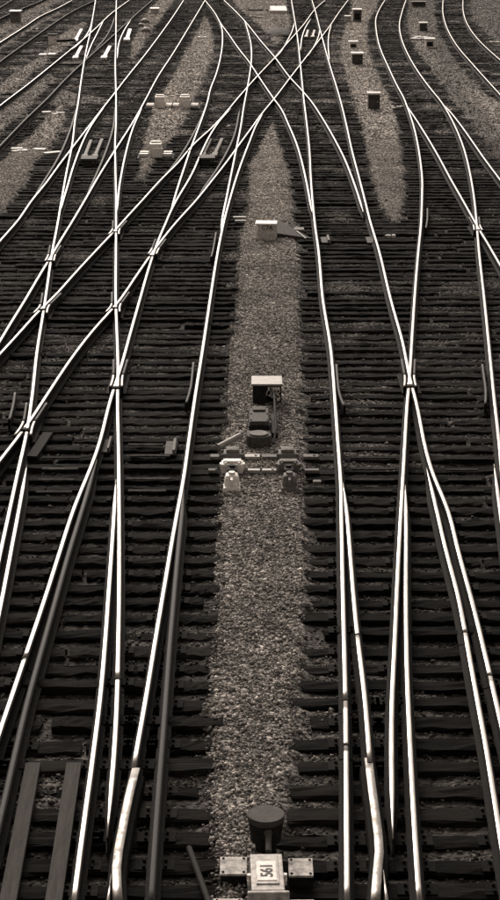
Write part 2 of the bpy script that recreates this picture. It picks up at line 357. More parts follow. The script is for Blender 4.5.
ft = raw_mesh('distant_railway_ties', vv.tolist(), ff, ['wood']); a = ft.data.attributes.new('rnd', 'FLOAT', 'POINT'); a.data.foreach_set('value', ra.astype(np.float32))
tag(ft, 'rows of dark wooden ties filling the farther part of the yard', 'railway ties', kind='stuff')

# ------------------------------------------------------------ rails
PROF = [(-.07, -.185), (-.07, -.172), (-.014, -.152), (-.010, -.058), (-.036, -.046), (-.036, -.014), (-.0215, -.003), (-.012, -.0006), (0, 0), (.012, -.0006), (.0215, -.003), (.036, -.014), (.036, -.046), (.010, -.058), (.014, -.152), (.07, -.172), (.07, -.185)]
CAST = [(-.09, -.185), (-.08, -.10), (-.05, -.06), (-.044, -.006), (-.038, 0), (0, .0003), (.036, 0), (.042, -.006), (.05, -.06), (.08, -.10), (.09, -.185)]
GUARD = [(-.022, -.16), (-.022, -.012), (-.018, -.002), (.008, 0), (.018, -.004), (.022, -.02), (.022, -.16)]
def spline(pts, step=.25):
    P_ = [Vector((x, y)) for x, y in pts]
    P_ = [P_[0] * 2 - P_[1]] + P_ + [P_[-1] * 2 - P_[-2]]; out = []
    for i in range(1, len(P_) - 2):
        a, b, c, d_ = P_[i - 1:i + 3]; n = max(1, int((c - b).length / step))
        # centripetal-like Hermite with chord-scaled tangents
        lb = (b - a).length or 1; lc = (c - b).length or 1; ld = (d_ - c).length or 1
        m1 = ((c - b) / lc * lb + (b - a) / lb * lc) / (lb + lc) * lc; m2 = ((d_ - c) / ld * lc + (c - b) / lc * ld) / (lc + ld) * lc
        for k in range(n):
            t = k / n; out.append(b * (2 * t**3 - 3 * t**2 + 1) + m1 * (t**3 - 2 * t**2 + t) + c * (-2 * t**3 + 3 * t**2) + m2 * (t**3 - t**2))
    out.append(P_[-2]); return out
def smooth_pts(p, it):
    for _ in range(it):
        p = [p[0]] + [(p[i - 1] + p[i] * 2 + p[i + 1]) / 4 for i in range(1, len(p) - 1)] + [p[-1]]
    return p
def sweep(bm_v, bm_f, mi, sm, pts, prof, z, topmat, cap=True, pol=(6, 9), tp=None):
    base = len(bm_v); n = len(prof)
    for i, p in enumerate(pts):
        a = pts[max(i - 1, 0)]; b = pts[min(i + 1, len(pts) - 1)]; d_ = (b - a).normalized(); nrm = Vector((d_.y, -d_.x))
        k = tp(p) if tp else 1
        for (u, v) in prof: bm_v.append((p.x + nrm.x * u * k, p.y + nrm.y * u * k, z + v - (1 - k) * .006))
    for i in range(len(pts) - 1):
        for j in range(n - 1):
            q = base + i * n + j; bm_f.append((q, q + n, q + n + 1, q + 1)); top = pol[0] <= j <= pol[1]
            mi.append(topmat if top else 0); sm.append(top)
    bm_f.append(tuple(base + j for j in range(n))); mi.append(0); sm.append(False)
    bm_f.append(tuple(base + (len(pts) - 1) * n + j for j in reversed(range(n)))); mi.append(0); sm.append(False)
RAILS = [
('R1', 0, 'bright rail just right of the central gravel strip, running the full height of the photo', [18.287, 17.207], [(2.932, 135.509), (2.775, 120.678), (2.648, 108.724), (2.518, 98.883), (2.385, 90.641), (2.238, 81.53), (2.117, 74.042), (2.011, 66.369), (1.908, 60.092), (1.764, 53.92), (1.683, 49.635), (1.638, 46.648), (1.611, 43.362), (1.514, 37.952), (1.503, 33.681), (1.427, 30.225), (1.357, 27.37), (1.323, 25.883), (1.25, 24.117), (1.131, 21.168), (1.02, 18.287), (0.919, 16.029), (0.834, 14.212)]),
('R1b', 0, 'bright switch blade right of the central strip, ending at the right bent casting', [20.103], [(1.35, 25.789), (1.347, 24.972), (1.306, 22.929), (1.264, 21.168), (1.24, 19.635), (1.234, 18.287), (1.209, 17.437), (1.192, 16.827)]),
('R2', 0, 'bright rail crossing the right-hand V-shaped frog from upper left to lower right', [18.94], [(4.381, 135.509), (4.223, 122.469), (4.037, 110.925), (3.905, 101.964), (3.775, 93.235), (3.673, 84.952), (3.604, 78.366), (3.537, 73.366), (3.395, 65.821), (3.271, 60.092), (3.19, 54.863), (3.12, 50.439), (3.067, 47.362), (3.033, 43.362), (2.925, 37.952), (2.879, 34.067), (2.804, 31.661), (2.787, 30.225), (2.698, 27.37), (2.695, 25.883), (2.75, 24.972), (2.716, 22.929), (2.699, 21.168), (2.649, 19.075), (2.614, 17.841), (2.572, 16.029), (2.536, 14.212)]),
('R2b', 0, 'thin bright switch blade inside the rail leaving at the lower right edge', [20.163], [(2.628, 26.509), (2.602, 24.972), (2.559, 22.929), (2.547, 21.168), (2.485, 19.692), (2.43, 18.287), (2.387, 17.094), (2.326, 15.929), (2.292, 15.257), (2.244, 14.212)]),
('Y', 0, 'left rail of the curving right-hand track, ending in a point near the bottom', [], [(9.539, 135.509), (8.632, 127.182), (7.78, 118.086), (7.194, 108.724), (6.671, 97.701), (6.355, 86.77), (6.176, 79.524), (6.093, 74.73), (5.95, 70.777), (5.769, 66.369), (5.488, 61.254), (5.2, 56.846), (4.982, 53.92), (4.667, 50.439), (4.308, 46.648), (3.962, 43.362), (3.412, 37.952), (2.994, 33.681), (2.795, 31.661), (2.644, 30.225), (2.368, 27.37), (2.226, 25.883), (2.096, 24.537), (1.781, 21.168), (1.643, 19.635), (1.515, 18.287), (1.425, 17.094), (1.353, 16.029), (1.327, 15.539), (1.309, 15.294)]),
('N2', 0, 'straight bright rail just right of the pointed rail end near the bottom', [], [(2.249, 25.696), (2.165, 24.537), (1.896, 21.168), (1.78, 19.635), (1.688, 18.287), (1.617, 17.094), (1.553, 16.029), (1.5, 15.074), (1.454, 14.131)]),
('Q', 0, 'long curved rail on the right side of the curving right-hand track', [], [(11.023, 135.509), (9.797, 123.384), (8.799, 112.442), (8.204, 103.249), (7.79, 93.772), (7.538, 84.071), (7.469, 77.612), (7.456, 73.703), (7.345, 69.547), (7.16, 65.015), (6.88, 60.092), (6.482, 54.863), (6.091, 50.439), (5.789, 47.362), (5.384, 43.362), (4.864, 37.952), (4.445, 33.681), (4.105, 30.225), (3.832, 27.37), (3.582, 24.972), (3.221, 21.168), (2.991, 18.287)]),
('Qb', 0, 'short bright switch blade inside the rail at the right edge of the photo', [], [(3.658, 26.707), (3.547, 25.42), (3.404, 23.709), (3.185, 21.168), (2.959, 18.287)]),
('Z1', 0, 'bright rail diverging from the curved right track and crossing it at the small right frog', [], [(5.998, 73.032), (6.005, 69.851), (5.983, 64.228), (5.922, 58.972), (5.831, 54.106), (5.779, 50.439), (5.737, 47.801), (5.719, 46.648), (5.695, 43.984), (5.666, 41.707), (5.601, 37.952)]),
('Z2', 0, 'bright rail diverging outward beside the light gravel near the right edge', [], [(7.429, 73.032), (7.47, 70.777), (7.459, 67.492), (7.384, 62.707), (7.298, 58.104), (7.252, 54.106), (7.193, 49.477)]),
('CL', 0, 'left rail of the lone curved track in the upper right corner', [], [(13.638, 135.509), (12.273, 121.567), (11.189, 107.303), (10.663, 97.12), (10.421, 89.15), (10.24, 82.571), (10.072, 76.145), (9.883, 68.948)]),
('CR', 0, 'right rail of the lone curved track in the upper right corner', [], [(15.051, 135.509), (13.946, 125.255), (12.945, 114.0), (12.251, 101.964), (12.033, 94.587), (11.956, 90.139), (11.853, 83.207)]),
('D', 0, 'curved rail from the apex down to the rail right of the central strip', [], [(-3.18, 135.509), (-2.152, 121.121), (-1.802, 114.795), (-1.229, 106.606), (-0.504, 95.978), (-0.095, 90.641), (0.353, 83.637), (0.666, 78.749), (0.947, 74.557), (1.174, 71.407), (1.364, 66.646), (1.53, 61.732), (1.614, 55.838), (1.627, 51.779), (1.622, 48.549)]),
('C', 0, 'rail through the scissors crossing ending beside the pair of brown brackets', [], [(-1.837, 135.509), (-0.835, 122.925), (-0.302, 115.601), (0.0, 110.925), (0.634, 100.709), (1.212, 92.18), (1.747, 82.782), (2.134, 77.612), (2.387, 73.872), (2.625, 68.652), (2.823, 63.081), (2.945, 58.318), (2.983, 54.294), (2.985, 50.934), (2.97, 48.549)]),
('E', 0, 'rail sweeping from the scissors crossing through the apex to the left edge', [], [(6.925, 135.509), (5.611, 122.016), (4.8, 113.216), (3.948, 104.567), (3.447, 99.485), (2.925, 94.314), (2.454, 89.642), (1.743, 82.571), (0.947, 74.557), (0.445, 69.851), (0.0, 65.148), (-0.329, 61.732), (-0.764, 57.156), (-1.147, 53.46), (-1.488, 50.276), (-1.9, 46.931), (-2.18, 44.237), (-2.497, 40.596), (-2.74, 37.668), (-3.01, 35.613), (-3.231, 33.491), (-3.462, 30.413), (-3.558, 29.02), (-3.666, 27.9), (-3.773, 26.908), (-3.929, 25.329)]),
('Fr', 0, 'rail sweeping down left from the top of the scissors crossing above its parallel partner', [], [(5.3, 135.509), (4.382, 127.182), (3.119, 112.442), (1.944, 100.093), (1.212, 92.18), (0.353, 83.637), (-0.084, 79.135), (-0.476, 74.904), (-0.927, 69.851), (-1.389, 65.281), (-1.761, 62.338), (-1.989, 60.092), (-2.166, 57.89), (-2.602, 53.92), (-2.93, 50.439), (-3.209, 47.58), (-3.384, 45.681), (-3.648, 43.118), (-3.882, 40.759), (-4.127, 38.144), (-4.287, 36.928), (-4.427, 35.36), (-4.611, 33.454), (-4.8, 31.525)]),
('H', 0, 'curved rail left of the apex, joining the rail left of the central strip', [], [(-0.301, 115.197), (-0.084, 106.606), (0.052, 99.485), (0.072, 91.661), (-0.022, 83.637), (-0.142, 76.872), (-0.246, 71.407), (-0.318, 66.369), (-0.425, 61.254), (-0.517, 56.846), (-0.589, 53.552), (-0.651, 50.439), (-0.702, 48.247), (-0.72, 45.954)]),
('A2', 0, 'bright rail along the left of the gravel strip, branching from the apex', [], [(0.482, 69.851), (0.212, 66.369), (0.0, 62.461), (-0.218, 58.318), (-0.407, 54.294), (-0.556, 50.439), (-0.645, 47.801), (-0.752, 43.362), (-0.83, 37.952), (-0.882, 33.681), (-0.932, 30.225), (-0.958, 27.37), (-0.975, 25.65), (-1.006, 24.537), (-1.07, 21.168), (-1.097, 19.635), (-1.116, 18.287), (-1.137, 17.437), (-1.151, 16.719)]),
('I', 0, 'curved rail on the right edge of the upper gravel strip with the small white machines', [], [(-1.894, 116.831), (-1.605, 109.448), (-1.484, 103.249), (-1.43, 93.772), (-1.508, 84.071), (-1.641, 77.612), (-1.659, 73.703), (-1.728, 69.246), (-1.839, 63.969), (-1.924, 60.092), (-1.987, 56.237), (-2.042, 52.829), (-2.069, 50.276), (-2.086, 48.701)]),
('J', 0, 'bright rail from the centre double slip down through the frogs to the lower left edge', [19.436], [(-0.719, 71.407), (-1.019, 68.504), (-1.333, 64.228), (-1.555, 59.415), (-1.734, 54.863), (-1.865, 52.651), (-1.99, 50.685), (-2.073, 49.009), (-2.148, 46.789), (-2.228, 44.237), (-2.277, 41.034), (-2.292, 37.952), (-2.306, 35.277), (-2.316, 32.499), (-2.351, 30.225), (-2.345, 27.37), (-2.413, 25.65), (-2.447, 24.972), (-2.481, 22.929), (-2.504, 21.168), (-2.536, 19.635), (-2.564, 18.287), (-2.582, 17.437), (-2.611, 15.635)]),
('M', 0, 'nearly vertical rail on the left that ends in a point near the bottom', [18.859], [(-9.447, 135.509), (-8.16, 116.418), (-7.179, 101.964), (-6.256, 88.183), (-5.254, 74.042), (-4.825, 67.778), (-4.41, 61.254), (-4.021, 55.838), (-3.636, 50.439), (-3.31, 45.681), (-3.034, 41.593), (-2.786, 37.952), (-2.581, 35.277), (-2.37, 32.499), (-2.225, 30.225), (-2.016, 27.37), (-1.847, 24.972), (-1.683, 22.556), (-1.592, 21.168), (-1.501, 19.635), (-1.421, 18.287), (-1.365, 17.094), (-1.336, 16.131), (-1.327, 15.674), (-1.311, 15.332)]),
('M2', 0, 'bright rail just left of the pointed rail, leaving the bottom left of the frame', [], [(-1.959, 25.978), (-1.896, 24.753), (-1.808, 22.929), (-1.726, 21.168), (-1.655, 19.635), (-1.602, 18.287), (-1.576, 17.094), (-1.553, 16.029), (-1.537, 15.074), (-1.514, 14.131)]),
('Pr', 0, 'winding rail near the left edge crossing two frogs on its way down', [], [(-10.917, 135.509), (-9.725, 118.086), (-8.94, 106.606), (-8.413, 98.288), (-7.733, 88.183), (-7.042, 78.366), (-6.655, 73.032), (-6.301, 67.778), (-5.815, 61.254), (-5.427, 55.055), (-5.115, 50.439), (-4.848, 46.507), (-4.631, 43.118), (-4.323, 38.93), (-4.166, 36.748), (-3.953, 33.681), (-3.669, 30.225), (-3.526, 28.173), (-3.437, 26.362), (-3.363, 24.972), (-3.25, 22.816), (-3.161, 21.168)]),
('P2', 0, 'thin bright switch blade at the far left edge below the lower left frog', [], [(-3.343, 26.707), (-3.237, 24.972), (-3.121, 22.929), (-3.021, 21.168), (-2.938, 19.492)]),
('W', 0, 'bright rail from the top centre-left through the left double slip to the left edge', [], [(-4.699, 135.509), (-4.833, 118.511), (-5.013, 103.904), (-5.208, 91.661), (-5.407, 81.943), (-5.489, 76.872), (-5.576, 72.049), (-5.668, 66.646), (-5.723, 63.206), (-5.767, 60.552), (-5.818, 57.26), (-5.86, 53.278), (-5.929, 50.439), (-5.938, 47.435), (-6.039, 44.622), (-6.12, 41.707)]),
('Y2', 0, 'bright rail along the left of the upper gravel strip down to the left edge', [], [(-3.18, 135.509), (-3.532, 112.442), (-3.835, 93.503), (-4.052, 82.571), (-4.116, 74.385), (-4.175, 68.358), (-4.257, 63.969), (-4.346, 59.865), (-4.439, 55.055), (-4.491, 50.439), (-4.536, 47.217), (-4.589, 44.365), (-4.606, 42.877), (-4.65, 40.273), (-4.678, 37.952), (-4.715, 36.128), (-4.74, 34.462), (-4.8, 31.525)]),
('S', 0, 'bright rail running from the upper slip down to the left edge above a dull partner', [], [(-8.55, 135.509), (-8.863, 122.925), (-8.94, 106.606), (-9.081, 97.12), (-9.24, 87.707), (-9.409, 79.135), (-9.564, 73.703), (-9.637, 69.851)]),
('U', 1, 'dull brown rail running from the top to the left edge beside the light gravel patch', [], [(-6.925, 135.509), (-7.231, 122.469), (-7.407, 113.216), (-7.62, 102.282), (-7.871, 90.641), (-8.002, 81.943), (-8.031, 74.73), (-8.134, 68.067), (-8.167, 61.254), (-8.183, 56.642)]),
('V', 0, 'thin bright rail crossing the upper left corner', [], [(-12.578, 135.509), (-12.797, 127.673), (-13.151, 119.802), (-13.155, 111.679), (-13.214, 100.709), (-13.214, 94.862)]),
('V2', 1, 'dull rail crossing the upper left corner below the thin bright one', [], [(-10.952, 135.509), (-11.467, 126.211), (-11.691, 117.665), (-11.771, 108.009), (-11.821, 100.093), (-11.862, 90.139), (-11.81, 84.509)]),
('V3', 1, 'dull rail nearest the upper left corner', [], [(-17.074, 142.492), (-16.882, 136.626), (-16.726, 128.168), (-16.644, 121.567)]),
('V4', 1, 'dull rail second from the upper left corner behind the grey box', [], [(-14.575, 141.279), (-14.697, 135.509), (-15.158, 126.211), (-15.437, 118.086), (-15.421, 112.442)]),
('Ld', 1, 'unpolished dark rail beside the gravel strip at lower left', [], [(-0.955, 25.696), (-0.944, 24.753), (-0.94, 22.929), (-0.93, 21.168), (-0.921, 19.635), (-0.903, 18.287), (-0.891, 17.094), (-0.881, 16.029), (-0.868, 15.074), (-0.851, 14.131)]),
('Jd', 1, 'unpolished dark rail close to the bright rail in the lower left corner', [], [(-2.313, 26.958), (-2.324, 25.978), (-2.336, 24.753), (-2.363, 22.929), (-2.371, 21.168), (-2.377, 19.635), (-2.382, 18.287), (-2.363, 16.982), (-2.344, 16.029), (-2.332, 15.074)]),
('Rk', 2, 'heavy bent casting of polished steel at the bottom right of the gravel strip', [], [(1.184, 16.938), (1.181, 16.336), (1.181, 15.732), (1.17, 15.074), (1.127, 14.684), (1.069, 14.131)]),
('Lk', 2, 'heavy bent casting of polished steel at the bottom left of the gravel strip', [], [(-1.126, 16.719), (-1.159, 16.131), (-1.181, 15.444), (-1.187, 14.789), (-1.16, 14.462), (-1.125, 14.131)]),
('Rs', 0, 'short thin rail tip emerging beside the right bent casting at the bottom edge', [], [(1.185, 14.754), (1.181, 14.378), (1.177, 14.082)]),
('Ls', 0, 'short thin rail tip emerging beside the left bent casting at the bottom edge', [], [(-1.229, 14.684), (-1.224, 14.378), (-1.22, 14.082)]),
('s1', 0, 'short curved slip rail joining the bright diagonal to the winding left rail', [], [(-5.548, 72.702), (-5.6, 68.948), (-5.594, 64.488), (-5.484, 60.092), (-5.343, 56.237), (-5.173, 52.651), (-5.074, 50.439), (-4.972, 48.549)]),
('s2', 1, 'dull curved slip rail on the left of the left double slip', [], [(-6.645, 72.702), (-6.373, 67.778), (-6.124, 62.461), (-5.994, 58.104), (-5.956, 53.92), (-5.924, 50.768)]),
('s3', 1, 'dull curved slip rail inside the left double slip', [], [(-5.182, 72.702), (-4.816, 66.369), (-4.618, 60.092), (-4.542, 55.055), (-4.505, 51.101)]),
('s4', 0, 'short curved slip rail on the right of the left double slip', [], [(-4.107, 71.727), (-4.095, 65.821), (-3.988, 60.784), (-3.827, 55.838), (-3.658, 51.779), (-3.48, 48.549)]),
('s5', 1, 'dull curved slip rail below the white machines on the upper gravel strip', [], [(-1.657, 72.702), (-1.903, 65.015), (-2.181, 59.193), (-2.52, 54.672), (-2.857, 51.101)]),
('s6', 1, 'dull curved slip rail inside the centre double slip beside its two bars', [], [(-0.379, 71.407), (-0.57, 62.956), (-0.993, 56.237), (-1.433, 51.268)]),
('s7', 0, 'short curved slip rail on the left of the scissors crossing', [], [(2.673, 114.795), (2.377, 108.009), (2.006, 101.964), (1.555, 95.417), (0.941, 89.395)]),
('s8', 0, 'short curved slip rail inside the top of the scissors crossing', [], [(3.767, 118.086), (3.224, 110.925), (2.833, 103.904), (2.547, 95.978)]),
('s9', 0, 'short curved slip rail on the right of the scissors crossing', [], [(4.039, 110.182), (3.756, 104.567), (3.303, 98.288), (2.836, 92.969)]),
('s10', 0, 'short curved slip rail where the top right diagonal bends straight down', [], [(4.829, 113.216), (4.414, 106.606), (4.065, 98.883), (3.792, 90.641)]),
('s11', 0, 'short curved slip rail at upper left between the first pair of bars', [], [(-9.725, 118.086), (-9.17, 108.724), (-8.987, 101.964), (-9.029, 96.546)]),
('s12', 0, 'short curved slip rail at upper left crossing between the bars', [], [(-8.952, 117.246), (-8.548, 106.606), (-8.255, 98.883), (-7.909, 91.661)]),
('s13', 1, 'short dull slip rail at upper left beside the vertical rail', [], [(-8.426, 118.938), (-8.073, 110.925), (-7.858, 102.603), (-7.868, 95.978)]),
('s14', 0, 'short curved slip rail right of the vertical rail at upper left', [], [(-7.297, 117.246), (-7.176, 108.724), (-6.924, 100.709), (-6.414, 91.661)])]
FROGS = [('J', 'M', 32.356), ('R2', 'Y', 31.525), ('Y2', 'Pr', 43.118), ('Fr', 'M', 45.954), ('J', 'E', 43.984), ('Pr', 'Fr', 37.668), ('M', 'E', 37.574), ('Pr', 'E', 29.136), ('Z1', 'Q', 46.789), ('W', 'Pr', 60.784), ('M', 'Y2', 60.321), ('I', 'Fr', 59.639), ('H', 'E', 61.019), ('D', 'E', 74.73), ('D', 'Fr', 83.637), ('C', 'E', 82.782), ('C', 'Fr', 92.18), ('S', 'Pr', 106.606), ('U', 'M', 106.606), ('S', 'M', 125.255), ('U', 'Pr', 91.661)]
GUARDS = [([(-1.025, 32.865), (-1.022, 32.151), (-1.025, 31.066), (-1.071, 30.11)], 'dull guard rail inside the rail left of the gravel strip'), ([(1.563, 32.72), (1.537, 31.736), (1.529, 30.613), (1.572, 29.925)], 'dull guard rail inside the rail right of the gravel strip'), ([(4.201, 32.72), (4.119, 31.736), (4.049, 30.936), (3.934, 30.048)], "dull guard rail inside the rightmost track's outer rail"), ([(-0.842, 45.79), (-0.855, 44.47), (-0.879, 43.221), (-0.902, 42.62)], 'short guard rail left of the strip level with the white box'), ([(4.712, 49.281), (4.574, 47.767), (4.407, 46.339)], 'short guard rail inside the curved right track'), ([(-4.016, 30.806), (-3.951, 29.986), (-3.907, 29.089)], 'short guard rail at the far left edge')]
RZ = .19; CUR = {}
for n, dull, lab, jn, pts in RAILS:
    if pts[0][1] > pts[-1][1] : pts = pts[::-1]                 # near to far
    CUR[n] = smooth_pts(spline(pts), 8 if n not in ('Rk', 'Lk') else 0)
def x_at(c, y):
    for a, b in zip(c[:-1], c[1:]):
        if (a.y - y) * (b.y - y) <= 0 and a.y != b.y: return a.x + (b.x - a.x) * (y - a.y) / (b.y - a.y)
def cross(A, B, y0):
    best = None
    for k in range(-60, 61):
        y_ = y0 + k * .05 * max(1, y0 / 40); xa, xb = x_at(A, y_), x_at(B, y_)
        if xa is None or xb is None: continue
        v = abs(xa - xb) + abs(k) * .0006
        if best is None or v < best[0]: best = (v, y_, (xa + xb) / 2)
    return best
cuts = {n: [] for n in CUR}; frog_pts = []
for a, b, y0 in FROGS:
    c = cross(CUR[a], CUR[b], y0)
    if c: frog_pts.append((a, b, c[2], c[1]))
    if c and y0 < 60:
        ang = abs((x_at(CUR[a], c[1] - 1) or 0) - (x_at(CUR[b], c[1] - 1) or 0)) or .1
        g0 = .06 / ang
        for r in (a, b): cuts[r].append((c[1] - g0 - .12, c[1] - g0))
for n, dull, lab, jn, pts in RAILS:
    for j in jn: cuts[n].append((j - .014, j + .014))
idx = 0
TIPS = dict(R1b='far', R2b='far', N2='far', M2='far', Qb='far', P2='far', Ld='far', Jd='far', D='near', C='near', H='near', I='near', Y='near', M='near', Z1='far', Z2='far', A2='far', J='far', Rs='far', Ls='far')
for n, dull, lab, jn, pts in RAILS:
    c = CUR[n]; z = RZ - idx * .00035; idx += 1
    segs = [c]
    for (y0, y1) in sorted(cuts[n]):
        last = segs.pop(); A = [p for p in last if p.y < y0]; B = [p for p in last if p.y > y1]
        xa, xb = x_at(last, y0), x_at(last, y1)
        if xa is None or xb is None or len(A) < 2 or len(B) < 2: segs.append(last); continue
        A.append(Vector((xa, y0))); B.insert(0, Vector((xb, y1))); segs += [A, B]
    ends = TIPS.get(n, 'both' if n[0] == 's' else ''); p0, p1 = c[0].copy(), c[-1].copy()
    def tp(p, ends=ends, p0=p0, p1=p1):
        k = 1
        if ends in ('near', 'both'): k = min(k, .18 + (p - p0).length / (1.0 + p0.y * .015))
        if ends in ('far', 'both'): k = min(k, .18 + (p - p1).length / (1.0 + p1.y * .015))
        return k
    vs, fs, mi, sm = [], [], [], []
    for sg in segs:
        if dull == 2: sweep(vs, fs, mi, sm, sg, CAST, z + .004, 1, pol=(3, 6))
        else: sweep(vs, fs, mi, sm, sg, PROF, z, 1, tp=tp)
    o = raw_mesh('bent_casting' if dull == 2 else 'rail', vs, fs, ['rust', {0: 'polish', 1: 'dulltop', 2: 'cast'}[dull]], None, mi, sm)
    tag(o, lab, 'rail', 'rails of the station throat')
    o['_n'] = n; CUR[n + '_o'] = o
for k, (pts, lab) in enumerate(GUARDS):
    c = smooth_pts(spline(pts, .15), 2); c = c if c[0].y < c[-1].y else c[::-1]
    vs, fs, mi, sm = [], [], [], []; sweep(vs, fs, mi, sm, c, GUARD, RZ - .02, 1, pol=(1, 4))
    tag(raw_mesh('guard_rail', vs, fs, ['rust', 'dulltop'], None, mi, sm), lab, 'guard rail', 'guard rails beside the frogs')
# frogs: wing rails hugging the vee, on a steel base plate
where = {('J', 'M'): 'where the vertical rail meets the bright diagonal left of the central strip', ('R2', 'Y'): 'at the V crossing right of the central strip',
         ('Y2', 'Pr'): 'at the upper left crossing of the winding rail', ('Fr', 'M'): 'where the upper diagonal crosses the vertical left rail', ('J', 'E'): 'where two bright rails cross left of the white number box',
         ('Pr', 'Fr'): 'on the winding rail by the left edge, mid height', ('M', 'E'): 'where the lower diagonal crosses the vertical left rail', ('Pr', 'E'): 'at the lowest crossing beside the left edge', ('Z1', 'Q'): 'at the small crossing near the right edge'}
for a, b, fx, fy in frog_pts:
    if (a, b) not in where: continue
    A, B = CUR[a], CUR[b]; sc = 1.0
    if (x_at(A, fy + 1) or fx) > (x_at(B, fy + 1) or fx): A, B = B, A      # A is the left leg on the far side
    root = empty('frog', (fx, fy, 0), 0, 'steel rail frog ' + where[(a, b)], 'rail frog', 'frogs where the rails cross')
    g = MB(); g.box(0, .1, .004, .34, 1.3, .018, .004); g.build('base_plate', 'rust', root)
    for s, leg, low in ((-1, A, A), (1, B, B)):
        pts = []
        for k in range(0, 13):
            yy = fy - .70 + k * .16; other = B if leg is A else A
            lx, lo = x_at(leg, yy), x_at(other, yy)
            if lx is None or lo is None: continue
            if yy < fy: x = (max(lx, lo) if s > 0 else min(lx, lo)) + s * .072
            else: x = lx + s * (.078 + max(0, k - 12) * .02)
            pts.append(Vector((x - fx, yy - fy)))
        if len(pts) < 4: continue
        pts = smooth_pts(pts, 3); vs, fs, mi, sm = [], [], [], []
        nb = max(2, int(len(pts) * .4)); sweep(vs, fs, mi, sm, pts[:nb + 1], GUARD, RZ - .006, 2, pol=(1, 4)); sweep(vs, fs, mi, sm, pts[nb:], GUARD, RZ - .008, 1, pol=(1, 4))
        raw_mesh('wing_rail', vs, fs, ['rust', 'dulltop', 'cast'], root, mi, sm)
# tie plates under the nearest rails
g = MB(); g.box(0, 0, 0, .36, .19, .012, .003)
for sx in (-1, 1):
    for sy in (-1, 1): g.box(sx * .1, sy * .055, .012, .028, .028, .02, .004)
tp = g.build('tie_plate', 'plate'); tpm = tp.data; bpy.data.objects.remove(tp)
for n in ('R1', 'R2', 'R2b', 'Y', 'N2', 'J', 'M', 'M2', 'A2', 'Ld', 'Jd', 'R1b'):
    c = CUR[n]; par = CUR[n + '_o']; cnt = 0
    for t in near:
        x = x_at(c, t[1])
        if x is None or abs(x - t[0]) > t[2] / 2 or t[1] > 26 or cnt > 60 or rng.random() < .3: continue
        if any(abs(x - (x_at(CUR[m], t[1]) or 99)) < .2 for m in ('R1', 'Y', 'M', 'J', 'R2') if m != n): continue
        o = bpy.data.objects.new('tie_plate', tpm); col.objects.link(o); o.parent = par; o.location = (x, t[1], t[5] - .001); cnt += 1
for o in list(col.objects):
    if '_n' in o: del o['_n']

# ------------------------------------------------------------ switch plates, rods and boards in the track
def bar(name, x0, x1, y, z, wd, h, m, label, cat, group=None, rz=0):
    g = MB(); g.box(0, 0, 0, x1 - x0, wd, h, .004); o = g.build(name, m); o.location = ((x0 + x1) / 2, y, z); o.rotation_euler.z = rz
    return tag(o, label, cat, group)
SW = [  # bright worn steel plates across the ties at the points: (x0,x1,y) in metres
 [(-1.925, -1.373, 28.2), (-1.857, -1.238, 27.614), (-1.85, -1.183, 27.0), (-1.846, -1.191, 26.458), (-1.78, -1.226, 25.889)],
 [(1.542, 2.252, 27.51), (1.544, 2.21, 26.95), (1.516, 2.14, 26.41), (1.489, 2.072, 25.889)],
 [(2.972, 3.649, 27.458), (2.962, 3.445, 26.9), (2.942, 3.448, 26.41), (2.919, 3.415, 25.889)],
 [(-3.208, -2.622, 27.51), (-3.148, -2.603, 26.95), (-3.15, -2.615, 26.41), (-3.118, -2.594, 25.843)]]
pos = ['in the track left of the two stands', 'in the track right of the two stands', 'between rails near the right edge', 'between rails near the left edge']
for k, rows in enumerate(SW):
    for ki, (a, b, yy) in enumerate(rows):
        od = ['farthest', 'second', 'third', 'fourth', 'fifth'][ki]
        bar('switch_plate', a, b, yy, .012, .09, .02, 'wornplate', od + ' flat steel plate across a tie ' + pos[k], 'steel plate', 'switch plates ' + pos[k])
# slide brackets
def bracket(loc, wd, ln, lab):
    r = empty('slide_bracket', loc, 0, lab, 'bracket')
    g = MB(); g.box(0, 0, 0, wd, ln, .03); g.build('base', 'brown', r)
    g = MB(); g.box(wd * .3, 0, .03, wd * .25, ln * .9, .06); g.build('rib', 'grey', r)
bracket((1.859, 45.47, 0.01), .22, .75, 'brown iron bracket inside the right track, left of the pair near the white box')
bracket((2.979, 45.47, 0.01), .22, .75, 'brown iron bracket inside the right track, right of the pair near the white box')
bracket((-2.249, 28.104, 0.01), .13, .7, 'small iron bracket beside the vertical left rail above its thin blade')
bracket((-1.238, 27.996, 0.01), .18, .7, 'small iron bracket inside the rail left of the stands')
b = bar('timber_board', -.08, .08, 0, .02, 1.3, .05, 'rust', 'short dark board lying beside the lower left frog', 'board'); b.location = (-3.303, 28.104, 0.015); b.rotation_euler.z = R(-5)
for k in range(4):
    y_ = 46.998 + k * .6
    bar('cross_rod', 2.036, 2.831, y_ - 1.2, .02, .05, .03, 'wornplate', ['farthest', 'third', 'second', 'nearest'][3 - k] + ' steel cross rod between the two brown brackets', 'rod', 'cross rods between the brackets')
for (a, b_, lab) in (((-2.187, 17.067), (-2.101, 13.93), 'left one of two long boards lying on the ties in the lower left corner'),
                    ((-1.774, 17.067), (-1.703, 13.93), 'right one of two long boards lying on the ties in the lower left corner')):
    A = Vector(a); B = Vector(b_); d_ = B - A
    g = MB(); g.box(0, 0, 0, .15, d_.length, .055, .005); o = g.build('plank', 'board'); o.location = ((A.x + B.x) / 2, (A.y + B.y) / 2, .012); o.rotation_euler.z = math.atan2(-d_.x, d_.y)
    tag(o, lab, 'board', 'long boards on the ties')
g = MB(); g.rod((-0.561, 15.345, 0.06), (-0.347, 14.315, 0.07), .028); g.build('operating_rod', 'black', None, True, label='dull iron rod slanting across the ties left of the numbered machine', cat='rod')

